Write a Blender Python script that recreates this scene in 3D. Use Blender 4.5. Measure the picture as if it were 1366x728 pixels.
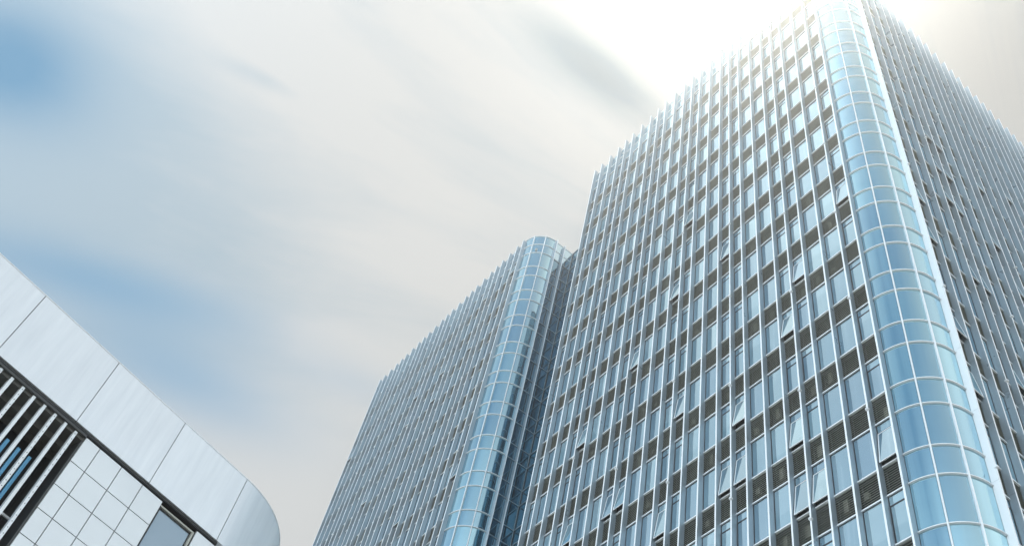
import bpy, math, random
from mathutils import Vector, Matrix

random.seed(7)
for o in list(bpy.data.objects):
    bpy.data.objects.remove(o)
S = bpy.context.scene
COL = S.collection

# ------------------------------------------------------------------ camera
F_PX = 1353.41
YAW, PITCH, ROLL = -0.96295, 0.90377, 0.14556
EYE = Vector((15.589, -25.748, 0.0))
fw = Vector((math.sin(YAW) * math.cos(PITCH), math.cos(YAW) * math.cos(PITCH), math.sin(PITCH)))
r0 = Vector((math.cos(YAW), -math.sin(YAW), 0))
u0 = r0.cross(fw)
rt = math.cos(ROLL) * r0 + math.sin(ROLL) * u0
up = -math.sin(ROLL) * r0 + math.cos(ROLL) * u0
cd = bpy.data.cameras.new('camera')
cam = bpy.data.objects.new('camera', cd)
COL.objects.link(cam)
cam.matrix_world = Matrix(((rt.x, up.x, -fw.x, EYE.x), (rt.y, up.y, -fw.y, EYE.y), (rt.z, up.z, -fw.z, EYE.z), (0, 0, 0, 1)))
cd.sensor_fit = 'HORIZONTAL'
cd.sensor_width = 36
cd.lens = F_PX / 1366 * 36
cd.shift_x = -130.09 / 1366
cd.shift_y = 72.96 / 1366
cd.clip_start, cd.clip_end = 0.1, 6000
S.camera = cam

# ------------------------------------------------------------------ sun and sky
SUN_DIR = Vector((-0.1392, 0.1963, 0.9706)).normalized()
SUN_EL = math.asin(SUN_DIR.z)
SUN_AZ = math.atan2(SUN_DIR.x, SUN_DIR.y)
sd = bpy.data.lights.new('sun', 'SUN')
sd.energy = 2.2
sd.angle = math.radians(0.6)
sd.color = (1.0, 0.95, 0.82)
sun = bpy.data.objects.new('sun', sd)
COL.objects.link(sun)
sun.rotation_euler = (-SUN_DIR).to_track_quat('-Z', 'Y').to_euler()

S.view_settings.view_transform = 'Standard'
S.view_settings.look = 'None'
S.view_settings.exposure = 0.65
S.view_settings.gamma = 1.0
S.view_settings.use_curve_mapping = False
S.render.engine = 'CYCLES'
S.cycles.use_denoising = True
S.cycles.max_bounces = 6
S.cycles.diffuse_bounces = 3
S.cycles.glossy_bounces = 4
S.cycles.volume_bounces = 0
S.cycles.blur_glossy = 1.0
S.cycles.sample_clamp_indirect = 6.0

W = bpy.data.worlds.new('World')
S.world = W
W.use_nodes = True
nt = W.node_tree
nt.nodes.clear()


class NB:
    """small helper to write node maths"""
    def __init__(self, tree):
        self.t = tree

    def n(self, kind, **kw):
        nd = self.t.nodes.new(kind)
        for k, v in kw.items():
            setattr(nd, k, v)
        return nd

    def put(self, sock, v):
        if isinstance(v, bpy.types.NodeSocket):
            self.t.links.new(v, sock)
        elif v is not None:
            sock.default_value = v

    def m(self, op, a, b=None, c=None, clamp=False):
        nd = self.n('ShaderNodeMath', operation=op)
        nd.use_clamp = clamp
        self.put(nd.inputs[0], a)
        self.put(nd.inputs[1], b)
        self.put(nd.inputs[2], c)
        return nd.outputs[0]

    def dot(self, a, v):
        nd = self.n('ShaderNodeVectorMath', operation='DOT_PRODUCT')
        self.put(nd.inputs[0], a)
        nd.inputs[1].default_value = v
        return nd.outputs['Value']

    def mix(self, f, a, b):
        nd = self.n('ShaderNodeMix', data_type='RGBA')
        self.put(nd.inputs[0], f)
        self.put(nd.inputs[6], a)
        self.put(nd.inputs[7], b)
        return nd.outputs[2]

    def noise(self, vec, scale, detail=3, rough=0.5, dist=0.0):
        nd = self.n('ShaderNodeTexNoise')
        self.put(nd.inputs['Vector'], vec)
        nd.inputs['Scale'].default_value = scale
        nd.inputs['Detail'].default_value = detail
        nd.inputs['Roughness'].default_value = rough
        nd.inputs['Distortion'].default_value = dist
        return nd.outputs['Fac']

    def comb(self, x, y, z):
        nd = self.n('ShaderNodeCombineXYZ')
        for i, v in enumerate((x, y, z)):
            self.put(nd.inputs[i], v)
        return nd.outputs[0]


B = NB(nt)
tc = B.n('ShaderNodeTexCoord')
D = tc.outputs['Generated']
sky = B.n('ShaderNodeTexSky', sky_type='NISHITA')
sky.sun_disc = False
sky.sun_elevation = SUN_EL
sky.sun_rotation = SUN_AZ
sky.air_density = 1.0
sky.dust_density = 0.5
sky.ozone_density = 0.8
SKY_STRENGTH = 0.092


def patch(c, ea, eb, sa, sb, amp, power=1.0):
    """soft elongated gap, bank of cloud or added fill brightness lying in one direction of the sky"""
    a = B.m('MULTIPLY', B.dot(D, ea), 1 / sa)
    b = B.m('MULTIPLY', B.dot(D, eb), 1 / sb)
    q = B.m('ADD', B.m('MULTIPLY', a, a), B.m('MULTIPLY', b, b))
    g = B.m('EXPONENT', B.m('MULTIPLY', q, -1.0))
    front = B.m('MULTIPLY', B.dot(D, c), 2.0, clamp=True)
    return B.m('MULTIPLY', B.m('MULTIPLY', g, front), amp)


def total(lst):
    s = lst[0]
    for x in lst[1:]:
        s = B.m('ADD', s, x)
    return s


# wind-drawn streaks: noise stretched along great circles through one axis
AX = (-0.2553, 0.6954, 0.6717)
E1 = (0.838, 0.5057, -0.205)
E2 = (-0.4822, 0.5106, -0.7119)
p1, p2, pa = B.dot(D, E1), B.dot(D, E2), B.dot(D, AX)
rad = B.m('SQRT', B.m('ADD', B.m('ADD', B.m('MULTIPLY', p1, p1), B.m('MULTIPLY', p2, p2)), 1e-5))
ux, uy = B.m('DIVIDE', p1, rad), B.m('DIVIDE', p2, rad)
sv = B.comb(ux, uy, B.m('MULTIPLY', pa, 0.55))
n_big = B.noise(sv, 2.6, 2, 0.45, 0.3)
n_fine = B.noise(sv, 11.0, 5, 0.6, 0.25)
streak = B.m('ADD', B.m('MULTIPLY', n_big, 0.65), B.m('MULTIPLY', n_fine, 0.35))
gaps = total([
    patch((-0.6309, -0.1944, 0.7512), (0.086, 0.9446, 0.3167), (-0.7711, 0.2644, -0.5792), 0.062, 0.048, 1.0),
    patch((-0.7317, -0.086, 0.6762), (0.1712, 0.937, 0.3044), (-0.6598, 0.3384, -0.6709), 0.15, 0.024, 0.38),
    patch((-0.7167, 0.0186, 0.6971), (0.2161, 0.9564, 0.1967), (-0.6631, 0.2916, -0.6894), 0.12, 0.028, 0.30),
    patch((-0.7476, 0.0581, 0.6616), (0.1002, 0.9946, 0.0258), (-0.6566, 0.0856, -0.7494), 0.11, 0.038, 0.55),
    patch((-0.6822, 0.1881, 0.7065), (0.309, 0.95, 0.0454), (-0.6627, 0.2493, -0.7062), 0.06, 0.018, 0.20),
    # open blue sky behind the viewer, seen in the curved glass
    patch((0.30, -0.52, 0.80), (0.866, 0.5, 0.0), (-0.40, 0.69, 0.60), 0.60, 0.32, 0.84),
    patch((-0.40, -0.62, 0.675), (0.84, -0.54, 0.0), (0.366, 0.567, 0.738), 0.70, 0.28, 0.42),
])
cover = B.m('ADD', 0.98, B.m('MULTIPLY', B.m('SUBTRACT', streak, 0.5), 0.50))
cover = B.m('ADD', cover, patch(tuple(SUN_DIR), (0.774, 0.633, 0.0), (-0.607, 0.742, 0.285), 0.55, 0.55, 0.5))
gaps = B.m('MULTIPLY', gaps, B.m('ADD', 0.45, B.m('MULTIPLY', streak, 1.1)))
cover = B.m('SUBTRACT', B.m('MINIMUM', cover, 1.0), gaps, clamp=True)
grey = total([
    patch((-0.3639, 0.1989, 0.91), (0.1109, 0.9792, -0.1697), (-0.9248, 0.0392, -0.3784), 0.062, 0.019, 0.95),
    patch((-0.3649, 0.1706, 0.9153), (0.2645, 0.9615, -0.0738), (-0.8927, 0.2152, -0.396), 0.12, 0.06, 0.55),
    patch((-0.5502, -0.0373, 0.8342), (0.1694, 0.9732, 0.1552), (-0.8176, 0.2268, -0.5292), 0.037, 0.0085, 0.55),
    patch((-0.7046, -0.0513, 0.7077), (0.1493, 0.9643, 0.2185), (-0.6937, 0.2596, -0.6719), 0.26, 0.17, 0.85),
    patch((-0.6309, -0.1944, 0.7512), (0.086, 0.9446, 0.3167), (-0.7711, 0.2644, -0.5792), 0.13, 0.11, 0.5),
])
grey = B.m('ADD', grey, B.m('MULTIPLY', B.m('SUBTRACT', 0.51, streak), 4.0))
bright = total([
    patch((-0.5528, 0.0291, 0.8328), (0.0849, 0.9962, 0.0215), (-0.829, 0.0826, -0.5531), 0.17, 0.07, 0.5),
    patch((-0.7554, 0.1594, 0.6356), (0.1688, 0.9846, -0.0462), (-0.6332, 0.0724, -0.7706), 0.09, 0.035, 0.7),
    patch((-0.6741, 0.1609, 0.7209), (0.2387, 0.9711, 0.0065), (-0.699, 0.1765, -0.693), 0.06, 0.024, 0.6),
])
greyf = B.m('SUBTRACT', grey, bright, clamp=True)
k = 1.0 / SKY_STRENGTH
# boost: unseen cloud behind and beside the viewer, added to brighten the facades
dim = patch((-0.3639, 0.1989, 0.91), (0.1109, 0.9792, -0.1697), (-0.9248, 0.0392, -0.3784), 0.075, 0.022, 0.30)
dim = B.m('ADD', dim, patch((-0.0911, 0.4441, 0.8913) , (0.9796, 0.201, -0.0) , (-0.1792, 0.8731, -0.4533), 0.19, 0.19, 0.32))
dim = B.m('ADD', dim, patch(tuple(SUN_DIR), (0.816, 0.578, 0.0), (-0.561, 0.792, 0.241), 0.42, 0.42, 0.46))
boost = total([patch((0.12, -0.983, 0.139), (0.993, 0.121, 0.0), (-0.017, 0.138, 0.990), 1.0, 0.36, 9.0),
               patch((0.80, 0.58, 0.152), (0.587, -0.81, 0.0), (0.123, 0.089, -0.988), 0.60, 0.36, 3.0),
               patch((-0.06, -0.36, 0.931), (0.986, -0.164, 0.0), (0.153, 0.918, 0.365), 0.40, 0.25, 1.3),
               patch((0.58, 0.30, 0.757), (0.46, -0.888, 0.0), (0.672, 0.348, -0.653), 0.30, 0.24, 0.45),
               patch((0.10, -0.60, 0.794), (0.986, 0.164, 0.0), (-0.13, 0.783, 0.608), 0.60, 0.33, 0.30)])
cloud = B.mix(greyf, (0.449 * k, 0.452 * k, 0.444 * k, 1), (0.285 * k, 0.345 * k, 0.385 * k, 1))
bm = B.n('ShaderNodeVectorMath', operation='SCALE')
nt.links.new(cloud, bm.inputs[0])
nt.links.new(B.m('SUBTRACT', B.m('ADD', 1.0, boost), dim), bm.inputs['Scale'])
tint = B.n('ShaderNodeVectorMath', operation='MULTIPLY')
nt.links.new(bm.outputs[0], tint.inputs[0])
tint.inputs[1].default_value = (0.86, 1.0, 1.12)
cloud = B.mix(B.m('MULTIPLY', boost, 0.6, clamp=True), bm.outputs[0], tint.outputs[0])
gapc = B.n('ShaderNodeVectorMath', operation='MULTIPLY')
nt.links.new(sky.outputs['Color'], gapc.inputs[0])
gapc.inputs[1].default_value = (0.78, 1.14, 1.02)
skycol = B.mix(cover, gapc.outputs[0], cloud)
bg = B.n('ShaderNodeBackground')
nt.links.new(skycol, bg.inputs['Color'])
bg.inputs['Strength'].default_value = SKY_STRENGTH
out = B.n('ShaderNodeOutputWorld')
nt.links.new(bg.outputs[0], out.inputs['Surface'])


# ------------------------------------------------------------------ materials
H = 4.0                      # storey
Z0 = 25.534                  # a glass bottom


def mat(name):
    m = bpy.data.materials.new(name)
    m.use_nodes = True
    m.node_tree.nodes.clear()
    b = NB(m.node_tree)
    o = b.n('ShaderNodeOutputMaterial')
    p = b.n('ShaderNodeBsdfPrincipled')
    m.node_tree.links.new(p.outputs[0], o.inputs['Surface'])
    return m, b, p, o


def painted(name, col, rough, metal, var=0.08, streak=0.0, scale=0.6, bump=0.0):
    m, b, p, o = mat(name)
    tc = b.n('ShaderNodeTexCoord')
    geo = b.n('ShaderNodeNewGeometry')
    pos = geo.outputs['Position']
    f = b.noise(pos, scale, 4, 0.6)
    mp = b.n('ShaderNodeMapping')
    m.node_tree.links.new(pos, mp.inputs[0])
    mp.inputs['Scale'].default_value = (3.0, 3.0, 0.22)
    f2 = b.noise(mp.outputs[0], 1.6, 4, 0.6)
    v = b.m('ADD', b.m('MULTIPLY', b.m('SUBTRACT', f, 0.5), var * 2), b.m('MULTIPLY', b.m('SUBTRACT', f2, 0.5), streak * 2))
    oi = b.n('ShaderNodeObjectInfo')
    v = b.m('ADD', v, b.m('MULTIPLY', b.m('SUBTRACT', oi.outputs['Random'], 0.5), var * 0.8))
    lo = [c * 0.5 for c in col] + [1]
    hi = [min(1, c * 1.5) for c in col] + [1]
    c = b.mix(b.m('ADD', 0.5, v, clamp=True), lo, hi)
    b.put(p.inputs['Base Color'], c)
    b.put(p.inputs['Roughness'], b.m('ADD', rough, b.m('MULTIPLY', b.m('SUBTRACT', f, 0.5), 0.15)))
    p.inputs['Metallic'].default_value = metal
    return m


def glass(name, tint, base, refl, wave=0.004, rough=0.015, blinds=0.6, tilt=0.035):
    """coated curtain-wall glass: tinted mirror over a dark room"""
    m, b, p, o = mat(name)
    m.node_tree.nodes.remove(p)
    geo = b.n('ShaderNodeNewGeometry')
    oi = b.n('ShaderNodeObjectInfo')
    pos = geo.outputs['Position']
    # every pane sits a little differently in its frame
    rnd = b.m('FRACT', b.m('ADD', geo.outputs['Random Per Island'], b.m('MULTIPLY', oi.outputs['Random'], 7.13)))
    wn = b.n('ShaderNodeTexWhiteNoise', noise_dimensions='1D')
    b.put(wn.inputs['W'], rnd)
    bmp = b.n('ShaderNodeBump')
    bmp.inputs['Strength'].default_value = 1.0
    bmp.inputs['Distance'].default_value = wave
    b.put(bmp.inputs['Height'], b.noise(pos, 0.9, 1, 0.4))
    sub = b.n('ShaderNodeVectorMath', operation='SUBTRACT')
    b.put(sub.inputs[0], wn.outputs['Color'])
    sub.inputs[1].default_value = (0.5, 0.5, 0.5)
    scl = b.n('ShaderNodeVectorMath', operation='SCALE')
    b.put(scl.inputs[0], sub.outputs[0])
    scl.inputs['Scale'].default_value = tilt
    add = b.n('ShaderNodeVectorMath', operation='ADD')
    b.put(add.inputs[0], bmp.outputs[0])
    b.put(add.inputs[1], scl.outputs[0])
    nrm = b.n('ShaderNodeVectorMath', operation='NORMALIZE')
    b.put(nrm.inputs[0], add.outputs[0])
    gl = b.n('ShaderNodeBsdfGlossy')
    gl.inputs['Roughness'].default_value = rough
    t2 = [min(1, c * 1.06) for c in tint]
    b.put(gl.inputs['Color'], b.mix(rnd, [c * 0.90 for c in tint] + [1], t2 + [1]))
    b.put(gl.inputs['Normal'], nrm.outputs[0])
    df = b.n('ShaderNodeBsdfDiffuse')
    # curtains hang behind some panes, roller blinds are part drawn in others
    mp = b.n('ShaderNodeMapping')
    m.node_tree.links.new(pos, mp.inputs[0])
    mp.inputs['Scale'].default_value = (2.2, 2.2, 0.07)
    cur = b.n('ShaderNodeMapRange')
    b.put(cur.inputs[0], b.noise(mp.outputs[0], 1.7, 2, 0.5))
    cur.inputs[1].default_value, cur.inputs[2].default_value = 0.56, 0.64
    sep = b.n('ShaderNodeSeparateXYZ')
    b.put(sep.inputs[0], pos)
    zl = b.m('SUBTRACT', b.m('SUBTRACT', sep.outputs['Z'], Z0 - 10 * H), b.m('MULTIPLY', b.m('LESS_THAN', sep.outputs['X'], -33.0), 0.5))
    zl = b.m('MULTIPLY', b.m('FRACT', b.m('DIVIDE', zl, H)), H)
    w2 = b.n('ShaderNodeTexWhiteNoise', noise_dimensions='1D')
    b.put(w2.inputs['W'], b.m('ADD', rnd, 3.7))
    drawn = b.m('GREATER_THAN', zl, b.m('ADD', 0.25, b.m('MULTIPLY', w2.outputs['Value'], 2.1)))
    has = b.m('GREATER_THAN', rnd, 0.62)
    blind = b.m('MULTIPLY', b.m('MULTIPLY', drawn, has), 0.9 * blinds)
    curt = b.m('MAXIMUM', b.m('MULTIPLY', cur.outputs[0], blinds), blind)
    b.put(df.inputs['Color'], b.mix(curt, list(base) + [1], (0.36, 0.39, 0.41, 1)))
    fr = b.n('ShaderNodeFresnel')
    fr.inputs['IOR'].default_value = 1.5
    mx = b.n('ShaderNodeMixShader')
    b.put(mx.inputs[0], b.m('ADD', refl, b.m('MULTIPLY', fr.outputs[0], 1 - refl), clamp=True))
    m.node_tree.links.new(df.outputs[0], mx.inputs[1])
    m.node_tree.links.new(gl.outputs[0], mx.inputs[2])
    m.node_tree.links.new(mx.outputs[0], o.inputs['Surface'])
    return m


M = {}
M['fin'] = painted('fin_aluminium', (0.305, 0.36, 0.405), 0.30, 0.40, 0.04, 0.06)
M['skylit_fin'] = painted('skylit_fin_white', (0.80, 0.81, 0.83), 0.4, 0.1, 0.03, 0.03)  # open-sky light on the corner fin, put into a whiter colour
M['frame'] = painted('frame_aluminium', (0.84, 0.85, 0.86), 0.38, 0.15, 0.05)
M['ringm'] = painted('ring_aluminium', (0.82, 0.83, 0.84), 0.35, 0.2, 0.05)
M['gasket'] = painted('rubber_gasket', (0.03, 0.032, 0.035), 0.6, 0.0)
M['blade'] = painted('louvre_blade', (0.36, 0.36, 0.31), 0.5, 0.3, 0.12)
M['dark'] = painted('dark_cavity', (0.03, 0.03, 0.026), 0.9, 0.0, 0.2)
M['beige'] = painted('cavity_concrete', (0.20, 0.195, 0.16), 0.9, 0.0, 0.25)
M['pane'] = glass('window_glass', (0.74, 0.92, 1.0), (0.03, 0.055, 0.08), 0.74)
M['cpane'] = glass('curved_glass', (0.62, 0.885, 1.0), (0.025, 0.065, 0.10), 0.76, 0.004, blinds=0.0, tilt=0.03)
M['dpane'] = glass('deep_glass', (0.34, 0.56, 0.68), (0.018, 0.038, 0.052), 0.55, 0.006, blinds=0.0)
M['wall'] = painted('core_wall', (0.16, 0.17, 0.18), 0.8, 0.0, 0.1)
M['roof'] = painted('roof_membrane', (0.30, 0.30, 0.29), 0.9, 0.0, 0.2)


# ------------------------------------------------------------------ mesh helpers
class MB:
    def __init__(self):
        self.v, self.f, self.mi, self.mats, self.sm = [], [], [], [], False

    def mid(self, m):
        if m not in self.mats:
            self.mats.append(m)
        return self.mats.index(m)

    def box(self, a, b, m, T=None):
        x0, y0, z0 = a
        x1, y1, z1 = b
        P = [(x0, y0, z0), (x1, y0, z0), (x1, y1, z0), (x0, y1, z0), (x0, y0, z1), (x1, y0, z1), (x1, y1, z1), (x0, y1, z1)]
        if T is not None:
            P = [tuple(T @ Vector(p)) for p in P]
        n = len(self.v)
        self.v += P
        k = self.mid(m)
        for q in ((0, 3, 2, 1), (4, 5, 6, 7), (0, 1, 5, 4), (1, 2, 6, 5), (2, 3, 7, 6), (3, 0, 4, 7)):
            self.f.append(tuple(n + i for i in q))
            self.mi.append(k)

    def quad(self, pts, m):
        n = len(self.v)
        self.v += [tuple(p) for p in pts]
        self.f.append(tuple(range(n, n + len(pts))))
        self.mi.append(self.mid(m))

    def add(self, other, T):
        """merge a template, transformed by T = (ox, oy, oz, turned)"""
        n = len(self.v)
        ox, oy, oz, turned = T
        if turned:
            self.v += [(ox - y, oy + x, oz + z) for x, y, z in other.v]
        else:
            self.v += [(ox + x, oy + y, oz + z) for x, y, z in other.v]
        mp = [self.mid(m) for m in other.mats]
        self.f += [tuple(i + n for i in q) for q in other.f]
        self.mi += [mp[i] for i in other.mi]

    def sweep(self, path, prof, m, closed=False):
        """extrude a closed profile [(outward, z)] along path [(x, y, nx, ny)]"""
        n = len(self.v)
        k = self.mid(m)
        c = len(prof)
        for x, y, nx, ny in path:
            for o, z in prof:
                self.v.append((x + nx * o, y + ny * o, z))
        for i in range(len(path) - 1):
            for j in range(c):
                a, b = n + i * c + j, n + i * c + (j + 1) % c
                self.f.append((a, b, b + c, a + c))
                self.mi.append(k)
        self.f.append(tuple(n + j for j in range(c))[::-1])
        self.f.append(tuple(n + (len(path) - 1) * c + j for j in range(c)))
        self.mi += [k, k]

    def mesh(self, name):
        me = bpy.data.meshes.new(name)
        me.from_pydata(self.v, [], self.f)
        for m in self.mats:
            me.materials.append(M[m])
        me.polygons.foreach_set('material_index', self.mi)
        if self.sm:
            me.polygons.foreach_set('use_smooth', [True] * len(self.f))
        me.update()
        return me

    def build(self, name, parent=None):
        return inst(name, self.mesh(name), parent)


def inst(name, me, parent=None, loc=(0, 0, 0), turned=False):
    o = bpy.data.objects.new(name, me)
    COL.objects.link(o)
    if parent is not None:
        o.parent = parent
    o.location = loc
    if turned:
        o.rotation_euler = (0, 0, math.pi / 2)
    return o


def thing(name, label, cat, loc=(0, 0, 0), group=None):
    o = bpy.data.objects.new(name, None)
    COL.objects.link(o)
    o.location = loc
    o['label'], o['category'] = label, cat
    if group:
        o['group'] = group
    return o


def struct(name, mb):
    o = mb.build(name)
    o['kind'] = 'structure'
    return o


def pix(p):
    d = Vector(p) - EYE
    w = d.dot(fw)
    if w <= 0.1:
        return None
    return (683 + 130.09 + F_PX * d.dot(rt) / w, 364 + 72.96 - F_PX * d.dot(up) / w)


def seen_area(a, b, z0, z1):
    """pixels that the upright quad over a-b covers inside the frame (0 when outside)"""
    pts = [pix((a[0], a[1], z0)), pix((b[0], b[1], z0)), pix((b[0], b[1], z1)), pix((a[0], a[1], z1))]
    if any(p is None for p in pts):
        return 0
    cx, cy = sum(p[0] for p in pts) / 4, sum(p[1] for p in pts) / 4
    if not (-15 < cx < 1381 and -20 < cy < 750):
        return 0
    s = 0
    for i in range(4):
        x0, y0 = pts[i]
        x1, y1 = pts[(i + 1) % 4]
        s += x0 * y1 - x1 * y0
    return abs(s) / 2


# ------------------------------------------------------------------ ground
GROUND = -1.6
g = MB()
M['ground'] = painted('plaza_paving', (0.27, 0.27, 0.26), 0.85, 0.0, 0.2, scale=0.05)
g.quad([(-600, -600, GROUND), (600, -600, GROUND), (600, 600, GROUND), (-600, 600, GROUND)], 'ground')
struct('ground', g)

# ------------------------------------------------------------------ the twin towers
H = 4.0                      # storey
GT = 2.435                   # glass height, the louvre band fills the rest
Z0 = 25.534                  # a glass bottom
NB_, WB = 1.024, 1.2506      # narrow and wide bay
FIN_D, FIN_T = 0.343, 0.085
ZTOP = 87.43                 # fin tips
R = 2.221                    # rounded corner
NBAY = 24
NLOW, NHIGH = -6, 14


def bays(n):
    s, out = 0.0, []
    for i in range(n):
        w = NB_ if i % 4 in (0, 3) else WB
        out.append((i, s, w))
        s += w
    return out, s


def frame_mb(w):
    m = MB()
    h = FIN_T / 2 + 0.004
    for z in (0.0, GT):
        m.box((h, -0.075, z - 0.034), (w - h, 0.03, z + 0.034), 'frame')
    for x in (h, w - h - 0.035):
        m.box((x, -0.012, 0.036), (x + 0.035, 0.03, GT - 0.036), 'gasket')
    m.box((h + 0.036, -0.016, GT - 0.062), (w - h - 0.036, 0.028, GT - 0.036), 'gasket')
    m.box((h + 0.036, -0.016, 0.036), (w - h - 0.036, 0.028, 0.056), 'gasket')
    return m


def pane_mb(w, z0, z1):
    m = MB()
    h = FIN_T / 2 + 0.042
    m.box((h, 0.0, z0), (w - h, 0.024, z1), 'pane')
    return m


def bar_mb(w):
    m = MB()
    h = FIN_T / 2 + 0.042
    m.box((h, -0.02, TR - 0.026), (w - h, 0.027, TR + 0.026), 'gasket')
    return m


TR = GT - 0.53               # transom height in the narrow bays


def sash_mb(w, ang):
    """top hung sash: pane and a slim frame, turned outward about the transom"""
    m, p = MB(), MB()
    h = FIN_T / 2 + 0.046
    T = Matrix.Translation((0, -0.03 if ang else 0, TR - 0.03)) @ Matrix.Rotation(-ang, 4, 'X')
    L = TR - 0.09
    fr = 'frame' if ang else 'gasket'
    e = 0.045 if ang else 0.02
    m.box((h, -0.02, -L), (h + e, 0.022, 0), fr, T)
    m.box((w - h - e, -0.02, -L), (w - h, 0.022, 0), fr, T)
    m.box((h + e + .001, -0.022, -L), (w - h - e - .001, 0.022, -L + e), fr, T)
    m.box((h + e + .001, -0.02, -e), (w - h - e - .001, 0.022, 0), fr, T)
    p.box((h + e + .002, -0.008, -L + e + .001), (w - h - e - .002, 0.012, -e - .001), 'pane', T)
    if ang:                  # stay arms
        y = -0.03 - math.sin(ang) * L * 0.8
        for x in (h + 0.02, w - h - 0.05):
            m.box((x, y, TR - 0.03 - math.cos(ang) * L * 0.8), (x + 0.02, 0.02, TR - 0.01 - math.cos(ang) * L * 0.8), 'gasket')
    return m, p


def louvre_mb(w, var):
    m = MB()
    rnd = random.Random(var * 17 + int(w * 100))
    h = FIN_T / 2 + 0.006
    z0, z1 = GT + 0.036, H - 0.036
    n = 12
    pitch = (z1 - z0) / n
    for i in range(n):
        z = z0 + pitch * (i + 0.5)
        # front lip lower than the back so rain runs off
        a, b = (h, -0.035, z - 0.03), (w - h, 0.03, z + 0.02)
        P = [(a[0], a[1], a[2]), (b[0], a[1], a[2]), (b[0], b[1], b[2]), (a[0], b[1], b[2])]
        Q = [(x, y, zz + 0.012) for x, y, zz in P]
        k0 = len(m.v)
        m.v += P + Q
        k = m.mid('blade')
        for q in ((0, 3, 2, 1), (4, 5, 6, 7), (0, 1, 5, 4), (2, 3, 7, 6)):
            m.f.append(tuple(k0 + j for j in q))
            m.mi.append(k)
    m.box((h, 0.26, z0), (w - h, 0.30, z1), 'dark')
    for i in range((0, 0, 1, 1)[var]):
        x = rnd.uniform(0.12, w - 0.55)
        zz = rnd.uniform(z0 + 0.1, z1 - 0.8)
        m.box((x, 0.10 + 0.05 * i, zz), (x + rnd.uniform(0.18, 0.4), 0.255, zz + rnd.uniform(0.3, 0.75)), 'beige')
    return m


TPL = {}
for kind, w in (('n', NB_), ('w', WB)):
    TPL['frame_' + kind] = frame_mb(w)
    for v in range(4):
        TPL['louvre_%s%d' % (kind, v)] = louvre_mb(w, v)
TPL['pane_w'] = pane_mb(WB, 0.057, GT - 0.063)
TPL['pane_n'] = pane_mb(NB_, TR + 0.027, GT - 0.063)
TPL['bar_n'] = bar_mb(NB_)
TPL['sash_0'], TPL['sashpane_0'] = sash_mb(NB_, 0)
TPL['sash_1'], TPL['sashpane_1'] = sash_mb(NB_, math.radians(7))
TPL['sash_2'], TPL['sashpane_2'] = sash_mb(NB_, math.radians(9))
MESH = {}


def tmesh(key, name):
    if key not in MESH:
        MESH[key] = TPL[key].mesh(name)
    return MESH[key]


def arc(n, a0=0.0, a1=90.0, rad=R):
    out = []
    for i in range(n + 1):
        t = math.radians(a0 + (a1 - a0) * i / n)
        out.append((rad * math.sin(t), R - rad * math.cos(t), math.sin(t), -math.cos(t)))
    return out


def arc_pane(z0, z1, a0, a1):
    m = MB()
    pa = arc(10, a0, a1)
    n = len(m.v)
    for x, y, nx, ny in pa:
        for o in (0.0, -0.025):
            for z in (z0, z1):
                m.v.append((x + nx * o, y + ny * o, z))
    k = m.mid('cpane')
    for i in range(10):
        a, b = i * 4, i * 4 + 4
        for q in ((a, b, b + 1, a + 1), (a + 2, a + 3, b + 3, b + 2), (a, a + 2, b + 2, b), (a + 1, b + 1, b + 3, a + 3)):
            m.f.append(q)
            m.mi.append(k)
    m.f += [(0, 1, 3, 2), (40, 42, 43, 41)]
    m.mi += [k, k]
    return m


def smooth(o, ang=40):
    me = o.data
    me.polygons.foreach_set('use_smooth', [True] * len(me.polygons))
    es = [False] * len(me.edges)
    # sharp where faces meet steeply
    nrm = {}
    for p in me.polygons:
        for ek in p.edge_keys:
            nrm.setdefault(ek, []).append(p.normal.copy())
    for e in me.edges:
        q = nrm.get(tuple(sorted(e.vertices)), [])
        if len(q) == 2 and q[0].angle(q[1], 0) > math.radians(ang):
            es[e.index] = True
    me.attributes.new('sharp_edge', 'BOOLEAN', 'EDGE').data.foreach_set('value', es)


def fin_mb(zlo, side='fin'):
    """blade with a shadow joint on every storey"""
    m = MB()
    t = FIN_T / 2
    js = [Z0 + (n + 0.65) * H for n in range(NLOW - 1, NHIGH + 2)]
    js = [z for z in js if zlo + 1 < z < ZTOP - 1] + [ZTOP]
    z = zlo
    for zz in js:
        top_ = zz - (0.012 if zz < ZTOP else 0)
        m.box((-t, -FIN_D, z), (t, -0.001, top_), side)
        m.box((-t - 0.002, -FIN_D - 0.012, z), (t + 0.002, -FIN_D - 0.0005, top_), 'frame')  # cap coloured whiter than the sides, standing in for light on the front edge
        if zz < ZTOP:
            m.box((-t + 0.008, -FIN_D + 0.008, zz - 0.0121), (t - 0.008, -0.003, zz + 0.0001), 'gasket')
        z = zz
    return m


def clamp_mb():
    m = MB()
    m.box((-0.075, -0.075, -0.05), (0.075, 0.06, 0.05), 'frame')
    m.box((-0.05, -0.10, -0.03), (0.05, -0.076, 0.03), 'frame')
    m.box((-0.055, -0.055, -0.075), (0.055, 0.05, -0.051), 'frame')
    return m


CLAMP = clamp_mb()


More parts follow.
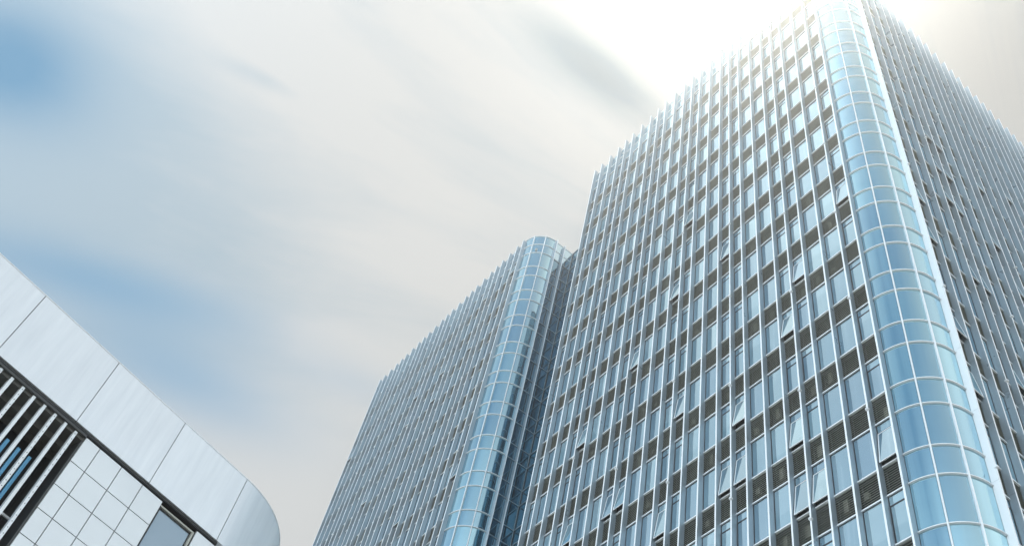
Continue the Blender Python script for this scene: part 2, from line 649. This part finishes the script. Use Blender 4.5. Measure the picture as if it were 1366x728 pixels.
def tower(loc, dz, label, right_bays, openL, openR, awning_extra=0):
    root = thing('office_tower', label, 'tower', (loc[0], loc[1], GROUND), 'twin glass office towers')
    oz = -GROUND + dz
    ox, oy = loc
    bl, LL = bays(NBAY)
    br, LR = bays(right_bays)
    cells = []
    for n in range(NLOW, NHIGH + 1):
        for i, s, w in bl:
            a, b = (ox - s - w, oy), (ox - s, oy)
            cells.append(('L', n, i, w, (-s - w, 0.0), seen_area(a, b, Z0 + dz + n * H, Z0 + dz + n * H + GT)))
        for i, s, w in (br if right_bays > 4 else []):
            a, b = (ox + R, oy + R + s), (ox + R, oy + R + s + w)
            cells.append(('R', n, i, w, (R, R + s), 0.35 * seen_area(a, b, Z0 + dz + n * H, Z0 + dz + n * H + GT)))
    # the hundred that show largest become parts of their own
    def top(sel, key=lambda c: -c[5]):
        return set((c[0], c[1], c[2]) for c in sorted([c for c in cells if sel(c) and c[5] > 0], key=key)[:100])
    wide = top(lambda c: c[2] % 4 in (1, 2))
    isopen = lambda c: (c[2], c[1]) in (openL if c[0] == 'L' else openR)
    narrow = top(lambda c: c[2] % 4 in (0, 3) and not isopen(c))
    louv = top(lambda c: True)
    rest_w, rest_n, rest_l = MB(), MB(), MB()
    rnd = random.Random(int(ox * 10) + 5)
    for side, n, i, w, (x, y), area in cells:
        T = (x, y, oz + Z0 + n * H, side == 'R')
        key = (side, n, i)
        L = dict(loc=T[:3], turned=T[3])
        lk = 'louvre_%s%d' % ('n' if i % 4 in (0, 3) else 'w', rnd.randrange(4))
        if n < NHIGH:
            if key in louv:
                inst('louvre_panel', tmesh(lk, 'louvre_panel'), root, **L)
            else:
                rest_l.add(TPL[lk], T)
        if i % 4 in (1, 2):
            if key in wide:
                o = inst('window', tmesh('frame_w', 'window'), root, **L)
                inst('pane', tmesh('pane_w', 'pane'), o)
            else:
                rest_w.add(TPL['frame_w'], T)
                rest_w.add(TPL['pane_w'], T)
            continue
        op = 0
        if isopen((side, n, i)):
            op = 1 + rnd.randrange(2)
        if op:
            o = inst('open_window', tmesh('frame_n', 'open_window'), root, **L)
            o['label'] = 'top hung window standing open at the bottom'
        elif key in narrow:
            o = inst('transom_window', tmesh('frame_n', 'transom_window'), root, **L)
        else:
            for q in ('frame_n', 'pane_n', 'bar_n', 'sash_0', 'sashpane_0'):
                rest_n.add(TPL[q], T)
            continue
        inst('fanlight', tmesh('pane_n', 'fanlight'), o)
        inst('transom', tmesh('bar_n', 'transom'), o)
        inst('sash', tmesh('sash_%d' % op, 'sash'), o)
        inst('pane', tmesh('sashpane_%d' % op, 'pane'), o)
    for nm, mb in (('far_windows', rest_w), ('far_transom_windows', rest_n), ('far_louvres', rest_l)):
        if mb.v:
            mb.build(nm, root)['kind'] = 'stuff'
    # glazed parapet rows above the top storey
    pz0 = oz + Z0 + NHIGH * H + GT
    rows = [(pz0 + 0.036, pz0 + 1.48), (pz0 + 1.55, pz0 + 2.98)]
    for lst, tr, x0, y0, (a, b) in [(l_, t_, p_, q_, r_) for l_, t_, p_, q_ in ((bl, False, 0, 0), (br, True, R, R)) for r_ in rows]:
        par, rail = MB(), MB()
        for i, s, w in lst:
            for _ in (0,):
                q, f = MB(), MB()
                h = FIN_T / 2 + 0.01
                q.box((h, 0, a), (w - h, 0.024, b), 'pane')
                f.box((h, -0.04, b + 0.002), (w - h, 0.03, b + 0.066), 'frame')
                T = (x0 if tr else x0 - s - w, (y0 + s) if tr else y0, 0, tr)
                par.add(q, T)
                rail.add(f, T)
        par.build('parapet_glazing', root)
        rail.build('parapet_rail', root)
    # fins
    zlo = GROUND + 0.4
    fin_me = None
    mb = fin_mb(zlo)
    fin_me = mb.mesh('fin')
    skylit_me = fin_mb(zlo, 'skylit_fin').mesh('fin')
    clamp_me = CLAMP.mesh('clamp')
    fx = [s for i, s, w in bl] + [LL]
    fy = [s for i, s, w in br] + ([LR] if right_bays > 4 else [])
    for k, s in enumerate(fx):
        inst('fin', fin_me, root, (-s, 0, -GROUND))
    for k, s in enumerate(fy):
        f_ = inst('fin', skylit_me if k == 0 and right_bays > 4 else fin_me, root, (R, R + s, -GROUND), True)
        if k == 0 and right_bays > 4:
            f_['label'] = 'fin at the edge of the rounded corner, whitened to show open-sky light'
    nc = 0
    for n in range(-1, NHIGH + 1):
        for k, s in enumerate(fx):
            if k % 4 == 0 and (n + k // 4) % 2 == 1 and 0 < k < NBAY or (k == 1 and n % 2):
                inst('clamp', clamp_me, root, (-s, -FIN_D, oz + Z0 + (n + 0.81) * H))
        if right_bays > 4:
            for k, s in enumerate(fy):
                if k in (0, 3, 6, 9, 12, 15) and (n + k // 3) % 3 == 0:
                    inst('clamp', clamp_me, root, (R + FIN_D, R + s, oz + Z0 + (n + 0.81) * H), True)
    if right_bays <= 4:
        pz = MB()
        lv = [z_ for n in range(NLOW, NHIGH + 1) for z_ in (Z0 + n * H, Z0 + n * H + GT)]
        for i, s, w in br:
            for z0_, z1_ in zip(lv, lv[1:]):
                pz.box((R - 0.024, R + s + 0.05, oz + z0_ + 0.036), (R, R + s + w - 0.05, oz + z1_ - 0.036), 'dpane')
        pz.build('return_glazing', root)
        for z_ in lv:
            pr = MB()
            pr.box((R - 0.03, R + 0.046, oz + z_ - 0.034), (R + 0.06, R + NB_ - 0.046, oz + z_ + 0.034), 'fin')
            pr.box((R - 0.03, R + NB_ + 0.046, oz + z_ - 0.034), (R + 0.06, R + NB_ + WB - 0.046, oz + z_ + 0.034), 'fin')
            pr.build('return_transom', root)
    # rounded glass corner
    zs = []
    for n in range(NLOW, NHIGH + 1):
        zs += [Z0 + n * H, Z0 + n * H + GT]
    zs += [Z0 + NHIGH * H + GT + 1.515, Z0 + NHIGH * H + GT + 3.02]
    zs = [z + oz for z in zs]
    segs = [(1.6, 28.7), (31.3, 58.7), (61.3, 88.4)]
    low = MB()
    for j in range(len(zs) - 1):
        for a0, a1 in segs:
            pm = arc_pane(zs[j] + 0.032, zs[j + 1] - 0.032, a0, a1)
            if zs[j + 1] > 22 - GROUND:
                smooth(pm.build('curved_pane', root))
            else:
                low.add(pm, (0, 0, 0, False))
    smooth(low.build('lower_curved_panes', root))
    for z in zs:
        rm = MB()
        rm.sweep(arc(24, 1.4, 88.6), [(0.07, z - 0.03), (0.085, z - 0.018), (0.085, z + 0.018), (0.07, z + 0.03), (-0.03, z + 0.034), (-0.03, z - 0.034)][::-1], 'ringm')
        smooth(rm.build('curved_transom', root))
    for a in (30, 60):
        mm = MB()
        p = arc(1, a, a + 1)[0]
        t = Vector((-p[3], p[2], 0))
        nrm = Vector((p[2], p[3], 0))
        c = Vector((p[0], p[1], 0))
        prof = [(-0.038, -0.03), (0.038, -0.03), (0.038, 0.10), (0.026, 0.12), (-0.026, 0.12), (-0.038, 0.10)]
        P = [c + t * u_ + nrm * v_ for u_, v_ in prof]
        n0 = len(mm.v)
        mm.v += [(q.x, q.y, 2.0) for q in P] + [(q.x, q.y, zs[-1] + 0.05) for q in P]
        kk = mm.mid('ringm')
        for j in range(6):
            mm.f.append((n0 + j, n0 + (j + 1) % 6, n0 + 6 + (j + 1) % 6, n0 + 6 + j))
            mm.mi.append(kk)
        mm.f += [tuple(range(n0, n0 + 6))[::-1], tuple(range(n0 + 6, n0 + 12))]
        mm.mi += [kk, kk]
        mm.build('mullion', root)
    # core walls close the building behind the facade
    DEEP = R + (LR if right_bays > 4 else 28.0)
    wl = MB()
    zt = oz + Z0 + NHIGH * H + GT
    wl.box((-LL + 0.02, 0.42, 0.0), (-0.1, 0.5, zt), 'wall')
    wl.box((R - 0.5, R + 0.1, 0.0), (R - 0.42, DEEP, zt), 'wall')
    wl.box((-LL + 0.02, DEEP - 0.1, 0.0), (R - 0.55, DEEP, zt), 'wall')
    wl.sweep(arc(12, 2, 88, R - 0.3), [(0, 0.0), (0, zt), (-0.06, zt), (-0.06, 0.0)], 'wall')
    wl.build('core_wall', root)
    rf = MB()
    rf.box((-LL + 0.05, 0.52, zt + 0.3), (R - 0.6, DEEP - 0.12, zt + 0.7), 'roof')
    rf.build('roof', root)
    # plain glazed flank on the far side
    fl = MB()
    for j in range(len(zs) - 1):
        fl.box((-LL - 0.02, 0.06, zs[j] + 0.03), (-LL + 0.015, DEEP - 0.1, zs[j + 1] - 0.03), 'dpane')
    fl.build('flank_glazing', root)
    fg = MB()
    for z in zs:
        fg.box((-LL - 0.09, 0.06, z - 0.03), (-LL + 0.015, DEEP - 0.1, z + 0.03), 'fin')
    y = 1.3
    while y < DEEP:
        fg.box((-LL - 0.12, y, 2), (-LL - 0.021, y + 0.07, zs[-1]), 'fin')
        y += 1.3
    fg.build('flank_grid', root)
    base = MB()
    base.box((-LL, 0.03, 0.0), (-0.05, 0.4, oz + Z0 + NLOW * H - 0.04), 'wall')
    base.build('plinth', root)
    return root


OPEN_AL = {(16, 3), (15, 3), (19, 3), (12, 2), (8, 2), (7, 2), (4, 1), (3, 1), (0, 1), (19, 5), (7, 3), (4, 2), (12, 7), (8, 7), (3, 5), (4, 4), (0, 6), (15, 6), (11, 4), (20, 1), (11, 9), (16, 0)}
OPEN_AR = {(0, 6), (3, 9), (4, 9), (3, 8), (4, 8), (3, 7), (4, 7), (12, 10), (8, 9), (11, 12), (0, 5), (3, 5), (4, 5), (8, 6), (7, 7), (0, 3), (0, 2), (4, 3), (15, 8), (16, 9)}
OPEN_BL = {(0, 14), (4, 14), (4, 12), (8, 12), (8, 11), (7, 7), (0, 7), (12, 12), (12, 11), (23, 12), (15, 9), (11, 6)}
tower((0.0, 0.0), 0.0, 'nearer, larger office tower whose rounded glass corner runs out of the top of the photo', 24, OPEN_AL, OPEN_AR)
BX = -38.69
tower((BX, 0.0), 0.5, 'farther office tower whose whole rounded glass corner top shows left of the larger tower', 2, OPEN_BL, set())

# ------------------------------------------------------------------ glazed link between the towers
LK = thing('link_block', 'dark teal glass grid wall in the slot between the two towers', 'building', (BX + R, R + NB_ + WB, GROUND))
lw = -27.32 - (BX + R)
zs = []
for n in range(NLOW, NHIGH + 1):
    zs += [Z0 + n * H, Z0 + n * H + GT]
zs += [Z0 + NHIGH * H + GT + 1.515, Z0 + NHIGH * H + GT + 3.02]
zs = [z + 0.5 - GROUND for z in zs]
a, b, c = MB(), MB(), MB()
a2 = MB()
for j in range(len(zs) - 1):
    x = 0.05
    while x < lw - 0.1:
        x1 = min(x + 1.3, lw - 0.05)
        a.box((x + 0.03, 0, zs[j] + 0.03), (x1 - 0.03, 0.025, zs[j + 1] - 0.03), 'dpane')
        x = x1
for z in zs:
    b.box((0.05, -0.07, z - 0.032), (lw - 0.05, 0.027, z + 0.032), 'fin')
x = 0.05
while x < lw:
    c.box((x - 0.03, -0.09, 1.5), (x + 0.03, -0.071, zs[-1]), 'fin')
    c.box((x - 0.028, -0.0705, 1.5), (x + 0.028, 0.026, zs[-1] + 0.01), 'gasket')
    x += 1.3
a.build('glazing', LK)
b.build('transom', LK)
c.build('mullion', LK)
w_ = MB()
w_.box((0.05, 0.3, 0), (lw - 0.05, 8, zs[-3]), 'wall')
w_.build('core_wall', LK)

# ------------------------------------------------------------------ low building with the white fascia
M['fascia'] = painted('fascia_metal', (0.76, 0.81, 0.90), 0.30, 0.35, 0.05, 0.16, scale=0.35)
M['tile'] = painted('cladding_tile', (0.80, 0.82, 0.85), 0.4, 0.1, 0.10)
M['slat'] = painted('slat_paint', (0.88, 0.89, 0.90), 0.4, 0.1, 0.05)
M['trim'] = painted('grey_trim', (0.05, 0.05, 0.05), 0.5, 0.2)
M['bframe'] = painted('beige_frame', (0.38, 0.37, 0.32), 0.45, 0.2)
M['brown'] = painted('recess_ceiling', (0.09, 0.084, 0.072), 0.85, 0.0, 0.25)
M['blue'] = painted('blue_panel_reflection', (0.13, 0.42, 0.70), 0.35, 0.0)  # sky reflected in the blue glass strips, painted into their colour
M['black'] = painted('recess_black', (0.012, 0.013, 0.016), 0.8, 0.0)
OZ = 19.371 - GROUND
CB = thing('low_building', 'low building at lower left with smooth white metal fascia over slats and white tiles', 'building', (-11.792, -24.874, GROUND))
CB.rotation_euler = (0, 0, math.atan2(0.95474, -0.29743))


def cb(name, build, parent=None):
    m = MB()
    build(m)
    return m.build(name, parent or CB)


FO = 0.10                     # fascia stands proud of the wall
FZ0, FZ1 = OZ + 1.09, OZ + 3.775
RC = 4.2
joints = [-12.2, -9.3, -6.4, -3.49, -0.55, 2.35, 5.30]
for a, b in zip(joints, joints[1:]):
    cb('fascia_panel', lambda m: m.box((a + 0.012, -FO, FZ0), (b - 0.012, 0.25, FZ1), 'fascia'))


def curve(a0, a1, n, off):
    out = []
    for i in range(n + 1):
        t = math.radians(a0 + (a1 - a0) * i / n)
        out.append((5.30 + RC * math.sin(t), -FO + RC - RC * math.cos(t), math.sin(t), -math.cos(t)))
    return out


def end_panel(a0, a1):
    m = MB()
    pth = curve(a0, a1, 24, 0)
    m.sweep(pth, [(0, FZ0), (0, FZ1), (-0.35, FZ1), (-0.35, FZ0)], 'fascia')
    o = m.build('curved_fascia_panel', CB)
    smooth(o)


end_panel(0.18, 59.85)
end_panel(60.15, 118)
cb('joint_seal', lambda m: (m.box((-12.2, -FO + 0.02, FZ0 + 0.004), (5.30, 0.24, FZ1 - 0.004), 'trim')))
cb('coping', lambda m: (m.box((-12.2, -FO - 0.012, FZ1 + 0.001), (5.30, 0.30, FZ1 + 0.03), 'frame'),
                        m.sweep(curve(0.2, 118, 36, 0), [(0.012, FZ1 + 0.001), (0.012, FZ1 + 0.03), (-0.4, FZ1 + 0.03), (-0.4, FZ1 + 0.001)], 'frame')))
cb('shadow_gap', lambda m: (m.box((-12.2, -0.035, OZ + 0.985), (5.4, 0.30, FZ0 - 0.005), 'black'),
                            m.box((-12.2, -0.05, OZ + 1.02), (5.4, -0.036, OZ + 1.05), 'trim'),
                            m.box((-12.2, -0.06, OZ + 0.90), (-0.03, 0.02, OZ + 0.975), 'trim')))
# tiled wall: real tiles with open joints
ROWS = [OZ + 0.965, OZ] + [OZ - 0.9 * i for i in range(1, 22)]


def tiles(m, cols):
    for z1, z0 in zip(ROWS, ROWS[1:]):
        for x0, x1 in zip(cols, cols[1:]):
            m.box((x0 + 0.015, 0.0, z0 + 0.015), (x1 - 0.015, 0.045, z1 - 0.015), 'tile')


WTOP, WBOT = OZ + 0.93, OZ - 2.7
cb('tile_cladding', lambda m: tiles(m, [0.0, 0.532, 1.392, 2.252, 3.10]))
cb('tile_cladding', lambda m: tiles(m, [4.59, 5.42]))


def below_window(m):
    for z1, z0 in zip(ROWS, ROWS[1:]):
        if z1 <= WBOT + 0.02:
            for x0, x1 in ((3.10, 3.845), (3.845, 4.59)):
                m.box((x0 + 0.015, 0.0, z0 + 0.015), (x1 - 0.015, 0.045, z1 - 0.015), 'tile')


cb('tile_cladding', below_window)
M['cglass'] = glass('low_building_glass', (0.42, 0.55, 0.66), (0.03, 0.045, 0.06), 0.34, 0.004)
win = cb('window', lambda m: (m.box((3.125, 0.06, WTOP - 0.10), (4.565, 0.20, WTOP - 0.045), 'bframe'),
                              m.box((4.50, 0.061, WBOT + 0.05), (4.565, 0.20, WTOP - 0.101), 'bframe'),
                              m.box((3.125, 0.061, WBOT + 0.05), (3.17, 0.20, WTOP - 0.101), 'gasket'),
                              m.box((3.125, 0.06, WBOT), (4.565, 0.20, WBOT + 0.049), 'bframe')))
cb('pane', lambda m: m.box((3.171, 0.15, WBOT + 0.05), (4.499, 0.175, WTOP - 0.102), 'cglass'), win)
cb('glazing_bar', lambda m: (m.box((3.171, 0.135, WTOP - 0.14), (4.46, 0.149, WTOP - 0.103), 'gasket'), m.box((4.46, 0.135, WBOT + 0.05), (4.499, 0.149, WTOP - 0.103), 'gasket')), win)


def body(m):
    m.box((0.0, 0.05, 0.0), (3.11, 14.0, FZ1 - 0.25), 'trim')
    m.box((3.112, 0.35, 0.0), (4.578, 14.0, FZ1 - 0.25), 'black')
    m.box((3.112, 0.051, 0.0), (4.578, 0.349, WBOT - 0.01), 'trim')
    m.box((4.58, 0.05, 0.0), (5.43, 14.0, FZ1 - 0.25), 'trim')
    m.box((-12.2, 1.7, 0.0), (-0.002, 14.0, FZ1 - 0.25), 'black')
    m.box((-12.2, 0.26, OZ + 1.0), (-0.002, 1.698, FZ1 - 0.25), 'trim')
    pth = curve(2.5, 118, 30, 0)
    m.sweep(pth, [(-0.36, 0.0), (-0.36, FZ1 - 0.3), (-3.2, FZ1 - 0.3), (-3.2, 0.0)], 'tile')


cb('wall', body)
cb('recess_ceiling', lambda m: ([m.box((-12.2, 0.05, OZ + 0.80), (-0.003, 1.69, OZ + 0.984), 'brown')] + [m.box((-12.2, y, OZ + 0.60), (-0.003, y + 0.12, OZ + 0.799), 'brown') for y in (0.62, 1.25)]))
cb('recess_cheek', lambda m: m.box((-0.05, 0.05, 0.0), (-0.004, 1.69, OZ + 0.79), 'trim'))
dotted = {0, 2, 5, 7, 9, 12, 14}
for i in range(22):
    x = -0.34 - 0.3885 * (7 - i if i <= 7 else i)
    idx = i

    def slat(m):
        m.box((x - 0.045, -0.01, 3.0), (x + 0.045, 0.13, OZ + 0.885), 'slat')
        if idx in dotted:
            z = OZ + 0.78
            while z > OZ - 6:
                T = Matrix.Translation((x, -0.012, z)) @ Matrix.Rotation(math.pi / 4, 4, 'Y')
                m.box((-0.011, -0.006, -0.011), (0.011, 0.0015, 0.011), 'trim', T)
                z -= 0.21
    cb('sunshade_bar', slat)
for i in range(12):
    x = -0.72 - 0.3885 * i
    cb('blue_panel', lambda m: m.box((x - 0.05, 0.80, OZ - 6), (x + 0.05, 0.88, OZ - 0.15), 'blue'))
cb('rail', lambda m: m.box((-12.2, 1.0, OZ - 1.95), (-0.06, 1.05, OZ - 1.88), 'slat'))
cb('roof', lambda m: m.box((-12.2, 0.31, FZ1 - 0.249), (5.0, 13.9, FZ1 - 0.15), 'roof'))

# ------------------------------------------------------------------ bright summer haze
hz = MB()
hz.box((-620, -620, GROUND - 1), (620, 620, 90.5), 'black')
hme = hz.mesh('haze')
hme.materials.clear()
hm = bpy.data.materials.new('haze_air')
hm.use_nodes = True
hm.node_tree.nodes.clear()
hb = NB(hm.node_tree)
ho = hb.n('ShaderNodeOutputMaterial')
pv = hb.n('ShaderNodeVolumePrincipled')
pv.inputs['Color'].default_value = (0.97, 0.98, 1.0, 1)
pv.inputs['Density'].default_value = 0.0011
pv.inputs['Anisotropy'].default_value = 0.86
hm.node_tree.links.new(pv.outputs[0], ho.inputs['Volume'])
hme.materials.append(hm)
haze = inst('haze', hme)
haze['kind'] = 'stuff'
haze['label'] = 'bright haze in the air between the buildings'
